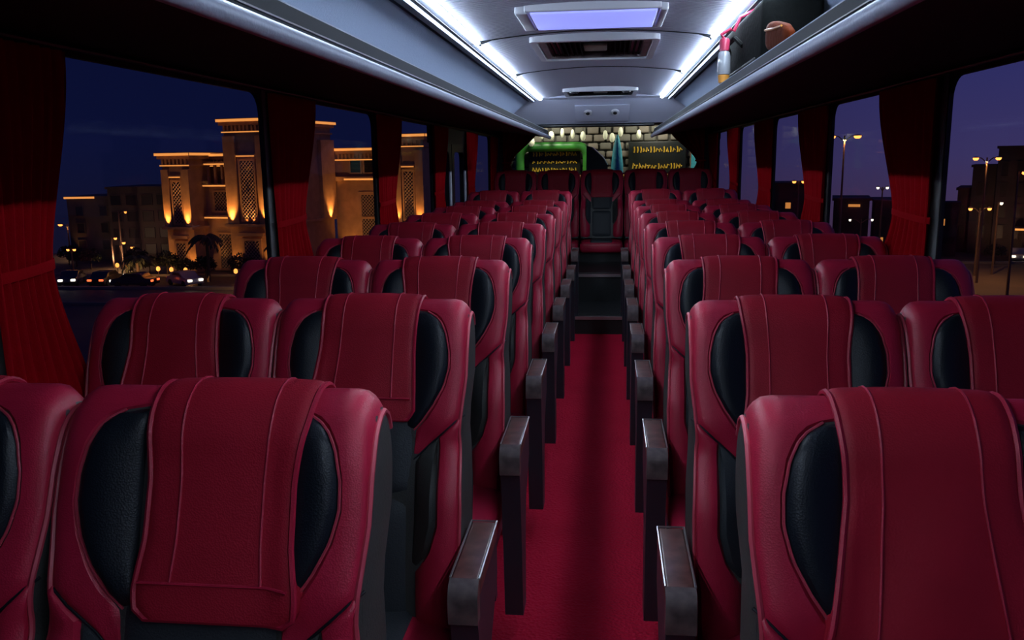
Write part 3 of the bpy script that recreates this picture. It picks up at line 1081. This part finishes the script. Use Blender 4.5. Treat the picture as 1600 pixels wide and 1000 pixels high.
# ---- right side: dark stepped block and two far low blocks
sb_ = block('stepped_block', 'dark stepped office block beyond the right windows', (42.2, 110, ZG), R(-24),
            [(0, 1.5, 3, 13, 7.7, 1, 2, 2.0, 2.6, .25, 1.2, []), (1.5, 4.1, 2, 13, 10.5, 1, 3, 2.0, 2.6, .45, 1.4, []), (4.1, 7.3, 1, 13, 12.7, 2, 4, 2.0, 2.5, .35, 1.6, []), (7.3, 20, 0, 13, 13.5, 5, 4, 2.4, 2.6, .55, 1.7, [(1, 0)])], 'dark_block')
q = MB().box(6.3, 12, -1.6, 0, 3.2, 3.5).obj('canopy', 'dark_block', sb_, smooth=False)
MB().box(6.5, 11.8, -1.62, -1.6, 3.22, 3.45).obj('cove_strip', 'cove_light', q, smooth=False)
spot((5.0, -8, 1.0), (.1, 1, .5), 900, (1, .5, .25), 80, parent=sb_, radius=.3)
lb = block('low_block', 'low dark building behind the tall double street lamp', (26.6, 105, ZG), R(-14),
           [(0, 3.9, 0, 8, 6.9, 3, 2, 1.5, 2.4, .3, 1.0, [])], 'dark_block')
q = MB().box(1.6, 2.9, -.25, -.2, 6.2, 6.5).obj('sign_strip', 'window_glow', lb, smooth=False)
lb2 = block('low_block', 'low dark building between the nearest right curtain and street lamps', (31.6, 106, ZG), R(-14),
            [(0, 3.2, 0, 8, 6.6, 2, 2, 1.5, 2.4, .3, 1.0, [(0, 0)])], 'dark_block')
lb3 = block('low_block', 'low dark building with lit storefront left of the stepped block', (39.4, 108, ZG), R(-20),
            [(0, 2.3, 0, 3, 6.2, 2, 2, 1.5, 2.2, .35, .8, [(0, 1)])], 'dark_block')
lb4 = block('low_block', 'far low building seen through the third right window', (18.6, 104, ZG), R(-8),
            [(0, 5.0, 0, 8, 8.8, 3, 3, 1.5, 2.3, .3, .7, [(1, 2)])], 'dark_block')
# pale hoardings lit by the street, seen through the rearmost side windows


# ---- street lamps
LPM = {}


def street_lamp(x, y, ztop, label, heads=2, m='sodium', r=.22, arm=.9, real=0):
    root = tag(empty('street_lamp', (x, y, ZG)), label, 'street lamp', 'street lamps')
    h = ztop - ZG
    MB().tube([(0, 0, 0), (0, 0, h * .5), (0, 0, h)], [.13, .10, .07], 8).obj('pole', 'pole_metal', root)
    for s in ((-1, 1) if heads == 2 else (1,)):
        a = MB().tube([(0, 0, h - .5), (s * arm * .5, 0, h - .05), (s * arm, 0, h)], .05, 6).obj('arm', 'pole_metal', root)
        hd = MB().lathe([(r * .5, .10), (r * 1.1, .02), (r * 1.1, -.02)], 12, (s * arm, 0, h)).obj('lamp_head', 'pole_metal', a)
        MB().lathe([(r, -.02), (r * .9, -.16), (r * .5, -.26)], 12, (s * arm, 0, h)).obj('bulb', m, a)
    if real:
        o = spot((0, 0, h - .35), (0, 0, -1), real, (1, .5, .18), 140, .5, .15, root)
        o.name = 'lamp_light'
    return root


street_lamp(-72.4, 108, -6.1, 'double orange street lamp far left beyond the first window', real=900, r=.3, arm=1.0)
street_lamp(-58.9, 98, -3.9, 'tall dim pole in front of the apartment block', 1, 'sodium_dim', .15)
street_lamp(-58.9, 96, -6.9, 'low orange street lamp, first of the row before the apartment block', 1, r=.18, arm=.5)
street_lamp(-57.3, 95, -7.35, 'low orange street lamp, second of the row before the apartment block', 1, r=.2, arm=.5, real=1500)
street_lamp(-55.7, 94, -7.8, 'low orange street lamp, third of the row before the apartment block', 1, r=.2, arm=.5)
street_lamp(-62.6, 93.6, -8.0, 'short orange street lamp at the far left kerb', 2, r=.18, arm=.4)
street_lamp(-26.6, 71, -2.6, 'added street lamp lighting the left road, hidden behind the second left curtain', 1, real=16000, arm=.5)  # added lamp, kept out of sight, to brighten the left road
street_lamp(20.9, 80, 3.24, 'tall double orange street lamp in the second right window', r=.34, arm=1.1, real=6000)
street_lamp(30.5, 100, -1.95, 'slim street lamp left of the nearest right curtain', 2, 'white_lamp', .16, .5)
street_lamp(32.5, 100, -1.95, 'double street lamp touching the nearest right curtain', 2, r=.25, arm=.7)
street_lamp(35.1, 85, 1.16, 'double orange street lamp before the stepped block', r=.26, arm=1.0, real=6000)
street_lamp(33.5, 75, .02, 'single orange street lamp at the right picture edge', 1, r=.24, arm=.5)
street_lamp(36.9, 90, -3.79, 'lower double orange lamp before the stepped block', 2, r=.2, arm=.9)
street_lamp(39.0, 91, -3.3, 'short white lamp at the stepped block entrance', 1, 'white_lamp', .16, .3)
street_lamp(21.4, 100, -1.2, 'orange lamp seen through the third right window', 2, r=.22, arm=.5)
street_lamp(28.4, 100, -5.5, 'small white lamp before the low building', 2, 'white_lamp', .13, 1.2)


# ---- cars
def car(x, y, rz, m, label, front=True, s=1.0):
    root = tag(empty('car', (x, y, ZG), rz), label, 'car', 'cars on the street')
    pr = [(-2.2, .45), (-2.15, .85), (-1.5, .98), (-1.0, 1.42), (.55, 1.45), (1.25, .98), (2.05, .85), (2.2, .5), (2.1, .3), (-2.1, .3)]
    b = MB()
    rows = [[(px_, yy, .3 + (pz - .3) * k) for px_, pz in pr] for yy, k in ((-.88, .55), (-.82, 1), (.82, 1), (.88, .55))]
    b.grid(rows, True)
    b.ngon(rows[0])
    b.ngon(rows[-1])
    b.obj('body', m, root)
    for yy in (-.84, .84):
        MB().prism([(-.95, 1.0), (-.7, 1.34), (.45, 1.36), (.98, 1.0)], 'y', yy - .02, yy + .02).obj('side_glass', 'night_glass', root, smooth=False)
    for xx in (-1.35, 1.35):
        for yy in (-.85, .85):
            MB().tube([(xx, yy - .1, .32), (xx, yy + .1, .32)], .32, 14).obj('wheel', 'tyre', root)
    for yy in (-.6, .6):
        MB().prism(rrect(yy - .22, yy + .22, .58, .80, .06, 3), 'x', 2.1, 2.24).obj('headlamp', 'white_lamp', root)
        MB().prism(rrect(yy - .22, yy + .22, .62, .82, .05, 3), 'x', -2.22, -2.08).obj('tail_lamp', 'tail_lamp', root)
    return root


car(-55.4, 82.5, R(-70), 'car_dark', 'dark car with headlights on, leftmost on the far road')
car(-51.6, 82.4, R(95), 'car_dark', 'dark car with red tail lamps behind the leftmost car')
car(-42.8, 82.0, R(-35), 'car_pale', 'pale car with bright lamps on the road before the hotel')
car(-47.5, 80.8, R(180), 'car_dark', 'dark car passing before the hotel hedge')
car(47.0, 103, R(-115), 'car_pale', 'pale car with headlights before the stepped block')
car(52.0, 99.5, R(170), 'car_dark', 'dark car parked at the right picture edge')


# ---- hedges, trees, palms
def foliage(seed, rx, ry, rz_, n, leaf):
    rnd = random.Random(seed)
    b = MB()
    for _ in range(n):
        a1, a2 = rnd.uniform(0, 2 * math.pi), math.acos(rnd.uniform(-.6, 1))
        k = rnd.uniform(.55, 1)
        c = Vector((rx * k * math.sin(a2) * math.cos(a1), ry * k * math.sin(a2) * math.sin(a1), rz_ * k * math.cos(a2)))
        u = Vector((rnd.gauss(0, 1), rnd.gauss(0, 1), rnd.gauss(0, 1))).normalized()
        v = u.orthogonal().normalized()
        l_ = leaf * rnd.uniform(.6, 1.3)
        b.ngon([c - u * l_, c + v * l_ * .45, c + u * l_, c - v * l_ * .45])
    return b.mesh('foliage', 'leaf_dark', False, False)


FOL = [foliage(k, 1.5, 1.1, 1.1, 420, .22) for k in range(3)]
TRUNK = MB().tube([(0, 0, 0), (.05, 0, .7), (0, .05, 1.4)], [.10, .08, .05], 6).mesh('trunk', 'bark')


def bush(x, y, k, s, label):
    root = tag(empty('street_tree', (x, y, ZG)), label, 'tree', 'street trees')
    root.scale = (s, s, s)
    link('foliage', FOL[k % 3], root, (0, 0, 1.7))
    link('trunk', TRUNK, root)


spots_ = [(-64.5, 98.4), (-61.2, 96.2), (-54.0, 93.8), (-51.6, 92.2), (-66.8, 100.4), (-48.4, 90.2), (-45.8, 89.3), (-43.2, 88.6), (-38.6, 87.6), (-36.0, 87.0), (-25.0, 95), (-22.2, 96)]
whr = ['far left by the street lamp', 'left of the apartment block', 'right of the apartment lamps', 'right of the apartment block', 'at the far end of the apartment block', 'at the left hotel tower', 'below the low hotel tower',
       'before the hotel wing', 'between the two hotel towers', 'at the foot of the tall hotel tower', 'before the hotel entrance block', 'right of the hotel entrance']
for k, ((x, y), wn) in enumerate(zip(spots_, whr)):
    bush(x, y - 1.2, k, .75 + .12 * (k % 3), 'small dark street tree ' + wn)
for k, (x, y, wn) in enumerate([(31.0, 103, 'below the low building on the right'), (34.5, 103, 'beside the nearest right curtain'), (43.0, 100, 'left of the right parked car'), (56.5, 98, 'at the right picture edge')]):
    bush(x, y, k, .8, 'small dark street tree ' + wn)


def palm(x, y, h, label, seed):
    rnd = random.Random(seed)
    root = tag(empty('palm_tree', (x, y, ZG)), label, 'tree')
    MB().tube([(0, 0, 0), (.1, 0, h * .5), (.05, 0, h)], [.22, .16, .14], 8).obj('trunk', 'bark', root)
    for k in range(13):
        a = 2 * math.pi * k / 13 + rnd.uniform(-.2, .2)
        lift = rnd.uniform(.1, 1.0)
        L = rnd.uniform(1.6, 2.1)
        spine = [(L * t_ * math.cos(a), L * t_ * math.sin(a), h + lift * t_ * 1.3 - 1.7 * t_ * t_) for t_ in frange(0, 1, 7)]
        b = MB()
        sx, sy = -math.sin(a), math.cos(a)
        for i, (p0, p1) in enumerate(zip(spine, spine[1:])):
            wd = .42 * math.sin(math.pi * (i + 1.2) / 8.5)
            for s in (-1, 1):
                b.ngon([p0, p1, (p1[0] + s * sx * wd, p1[1] + s * sy * wd, p1[2] - .28), (p0[0] + s * sx * wd * .8, p0[1] + s * sy * wd * .8, p0[2] - .22)])
        b.obj('frond', 'leaf_dark', root, smooth=False)


palm(-41.4, 84.4, 4.8, 'palm tree standing between the two hotel towers', 3)
palm(-33.5, 85.5, 4.0, 'palm tree right of the tall hotel tower', 4)
palm(-50.4, 86.4, 2.4, 'short palm at the left end of the hotel', 5)

# low garden lamps along the hotel forecourt
for k, (x, y, wn) in enumerate([(-54.6, 89.6, 'first from the left'), (-53.0, 89.0, 'second from the left'), (-48.0, 86.4, 'third from the left'), (-46.2, 85.8, 'below the low tower'), (-44.4, 85.4, 'left of the palm'), (-38.4, 84.4, 'right of the palm'), (-36.4, 83.8, 'at the tall tower')]):
    e = tag(empty('garden_lamp', (x, y, ZG)), 'small glowing garden lamp on the hotel forecourt, %s' % wn, 'garden lamp', 'garden lamps')
    MB().tube([(0, 0, 0), (0, 0, .9)], .04, 6).obj('post', 'pole_metal', e)
    MB().lathe([(.10, .9), (.2, 1.0), (.2, 1.25), (.08, 1.38)], 10).obj('globe', 'sodium_dim', e)

# ================================================================ market stall behind the rear window
YK = 13.0
kw = tag(empty('stall_wall', (0, YK, -1.1)), 'grey stone stall wall behind the rear window', 'wall')
MB().box(-1.55, 1.65, .05, .25, 0, 3.6).obj('core', 'mortar', kw, smooth=False)
stones = [rbox(-.085, .085, 0, .07, -.052, .052, .02, 'stone', m, 'mesh', 2) for m in ('stone_a', 'stone_b')]
for r_ in range(8):
    for c in range(17):
        o = link('stone', stones[(r_ * 7 + c * 3) % 2 if (r_ + c) % 3 else (c % 2)], kw, (-1.47 + .187 * c + (.09 if r_ % 2 else 0), random.uniform(-.03, 0), 2.25 + .118 * r_))
        o.scale = (random.uniform(.85, 1.04), 1, random.uniform(.85, 1.04))


def sign(x0, x1, z0, z1, label, rows_):
    root = tag(empty('stall_sign', ((x0 + x1) / 2, YK - .12, (z0 + z1) / 2)), label, 'sign')
    hx, hz = (x1 - x0) / 2, (z1 - z0) / 2
    rbox(-hx, hx, 0, .07, -hz, hz, .015, 'board', 'sign_black', root)
    rnd = random.Random(int(x0 * 100))
    for zc, h_, n in rows_:
        for k in range(n):
            xx = -hx * .86 + 2 * hx * .86 * (k + .5) / n
            wv = hx * .86 / n * rnd.uniform(.55, .9)
            b = MB()
            if rnd.random() < .65:
                b.tube([(xx - wv, -.004, zc - h_ * .4), (xx - wv * .3, -.004, zc + h_ * rnd.uniform(.1, .6)), (xx + wv, -.004, zc - h_ * rnd.uniform(-.2, .5))], .010, 5)
            else:
                b.tube([(xx, -.004, zc - h_ * .5), (xx + wv * .4, -.004, zc), (xx, -.004, zc + h_ * .5)], .011, 5)
            b.obj('letter_mark', 'yellow_paint', root)
    return root


sg1 = sign(-1.12, -.34, 1.20, 1.59, 'black sign with yellow marks inside the green frame', [(.12, .06, 15), (.0, .04, 12), (-.11, .06, 15)])
sg2 = sign(.36, 1.20, 1.20, 1.68, 'black sign with a row of yellow lettering, right of the turquoise parasol', [(.12, .085, 15), (-.12, .08, 16)])
gf = tag(empty('green_frame', (-.74, YK - .20, 1.1)), 'green rounded frame around the left stall sign', 'frame')
path = [(-.50, 0, 0), (-.50, 0, .38)] + [(-.50 + .14 - .14 * math.cos(R(a)), 0, .38 + .14 * math.sin(R(a))) for a in range(15, 91, 15)] + [(.36 + .14 * math.sin(R(a)), 0, .38 + .14 * math.cos(R(a))) for a in range(0, 91, 15)] + [(.50, 0, 0)]
MB().tube(path, .07, 10).obj('frame_tube', 'green_paint', gf)
MB().box(-.6, .6, -.03, .06, -.04, 0).obj('foot_rail', 'green_paint', gf, smooth=False)
tp = tag(empty('folded_parasol', (.19, YK - .78, -1.1)), 'turquoise folded parasol between the two stall signs', 'parasol')
MB().lathe([(.05, 2.15), (.085, 2.30), (.082, 2.45), (.062, 2.66), (.030, 2.80), (.012, 2.86)], 14).obj('canopy', 'turquoise', tp)
MB().tube([(0, 0, 0), (0, 0, 2.2)], .02, 8).obj('pole', 'pole_metal', tp)
tc_ = tag(empty('turquoise_banner', (1.36, YK - .2, -1.1)), 'turquoise curved banner at the right end of the stall', 'banner')
MB().prism([(-.11, 2.1), (.10, 2.1), (.13, 2.40), (.06, 2.60), (-.04, 2.78), (-.09, 2.80)], 'y', -.03, .03).obj('cloth', 'turquoise', tc_, smooth=False)
MB().tube([(-.10, 0, 0), (-.10, 0, 2.85)], .015, 6).obj('pole', 'pole_metal', tc_)
lp = tag(empty('leaning_board', (-.10, YK - .70, -1.1)), 'black board leaning between green frame and turquoise parasol', 'board')
MB().prism([(-.16, 0), (.10, 0), (.16, 2.45), (.10, 2.55), (-.06, 2.70), (-.14, 2.72)], 'y', -.02, .02).obj('panel', 'sign_black', lp, smooth=False)
MB().tube([(.155, -.02, 2.45), (.10, -.02, 2.55), (-.06, -.02, 2.70)], .012, 6).obj('edge', 'arm_rim', lp)
lg = tag(empty('stall_counter', (.3, YK - .48, -1.1)), 'orange ledge of the market stall below the signs', 'counter')
rbox(-1.1, 1.0, -.10, .16, 2.26, 2.31, .012, 'top', 'orange_ledge', lg)
rbox(-1.05, .95, -.06, .14, 0.0, 2.26, .012, 'front', 'orange_ledge', lg)
for k, (x, z, r_) in enumerate([(-1.05, 1.70, .05), (-.90, 1.80, .035), (-.76, 1.78, .045), (-.60, 1.82, .03), (-.45, 1.80, .03), (-.30, 1.77, .04), (.02, 1.78, .035), (.12, 1.74, .04), (.24, 1.82, .035), (.50, 1.78, .035)]):
    e = tag(empty('hanging_lantern', (x, YK - .35, z)), 'small pale lantern hanging over the stall, %s from the left' % ['first', 'second', 'third', 'fourth', 'fifth', 'sixth', 'seventh', 'eighth', 'ninth', 'tenth'][k], 'lantern', 'stall lanterns')
    MB().lathe([(r_ * .4, -.07), (r_ * .9, -.04), (r_, 0), (r_ * .7, .045), (r_ * .3, .06)], 10).obj('globe', 'lantern_white', e)
    MB().tube([(0, 0, .055), (0, 0, 2.25 - z)], .004, 5).obj('cord', 'black_plastic', e)
aw = tag(empty('stall_awning', (0, YK - .1, 2.25)), 'dark stall awning carrying the lanterns and added fill lamps', 'awning')
MB().prism([(.15, .35), (-.75, .10), (-.75, .0), (.15, .0)], 'x', -1.6, 1.7).obj('canopy', 'leaf_dark', aw, smooth=False)
for s in (-.75, .75):  # glowing bars and area lights added above the window view to brighten the stall
    fx = MB().box(s - .25, s + .25, -.62, -.54, -.04, .0).obj('fill_bar', 'window_glow', aw, smooth=False)
    d = bpy.data.lights.new('stall_fill_light', 'AREA')
    d.shape = 'RECTANGLE'
    d.size, d.size_y = .5, .08
    d.energy = 15
    d.color = (1, .92, .75)
    o = bpy.data.objects.new('stall_fill_light', d)
    COL.objects.link(o)
    o.parent = aw
    o.location = (s, -.58, -.05)
    o.rotation_euler = (R(28), 0, 0)
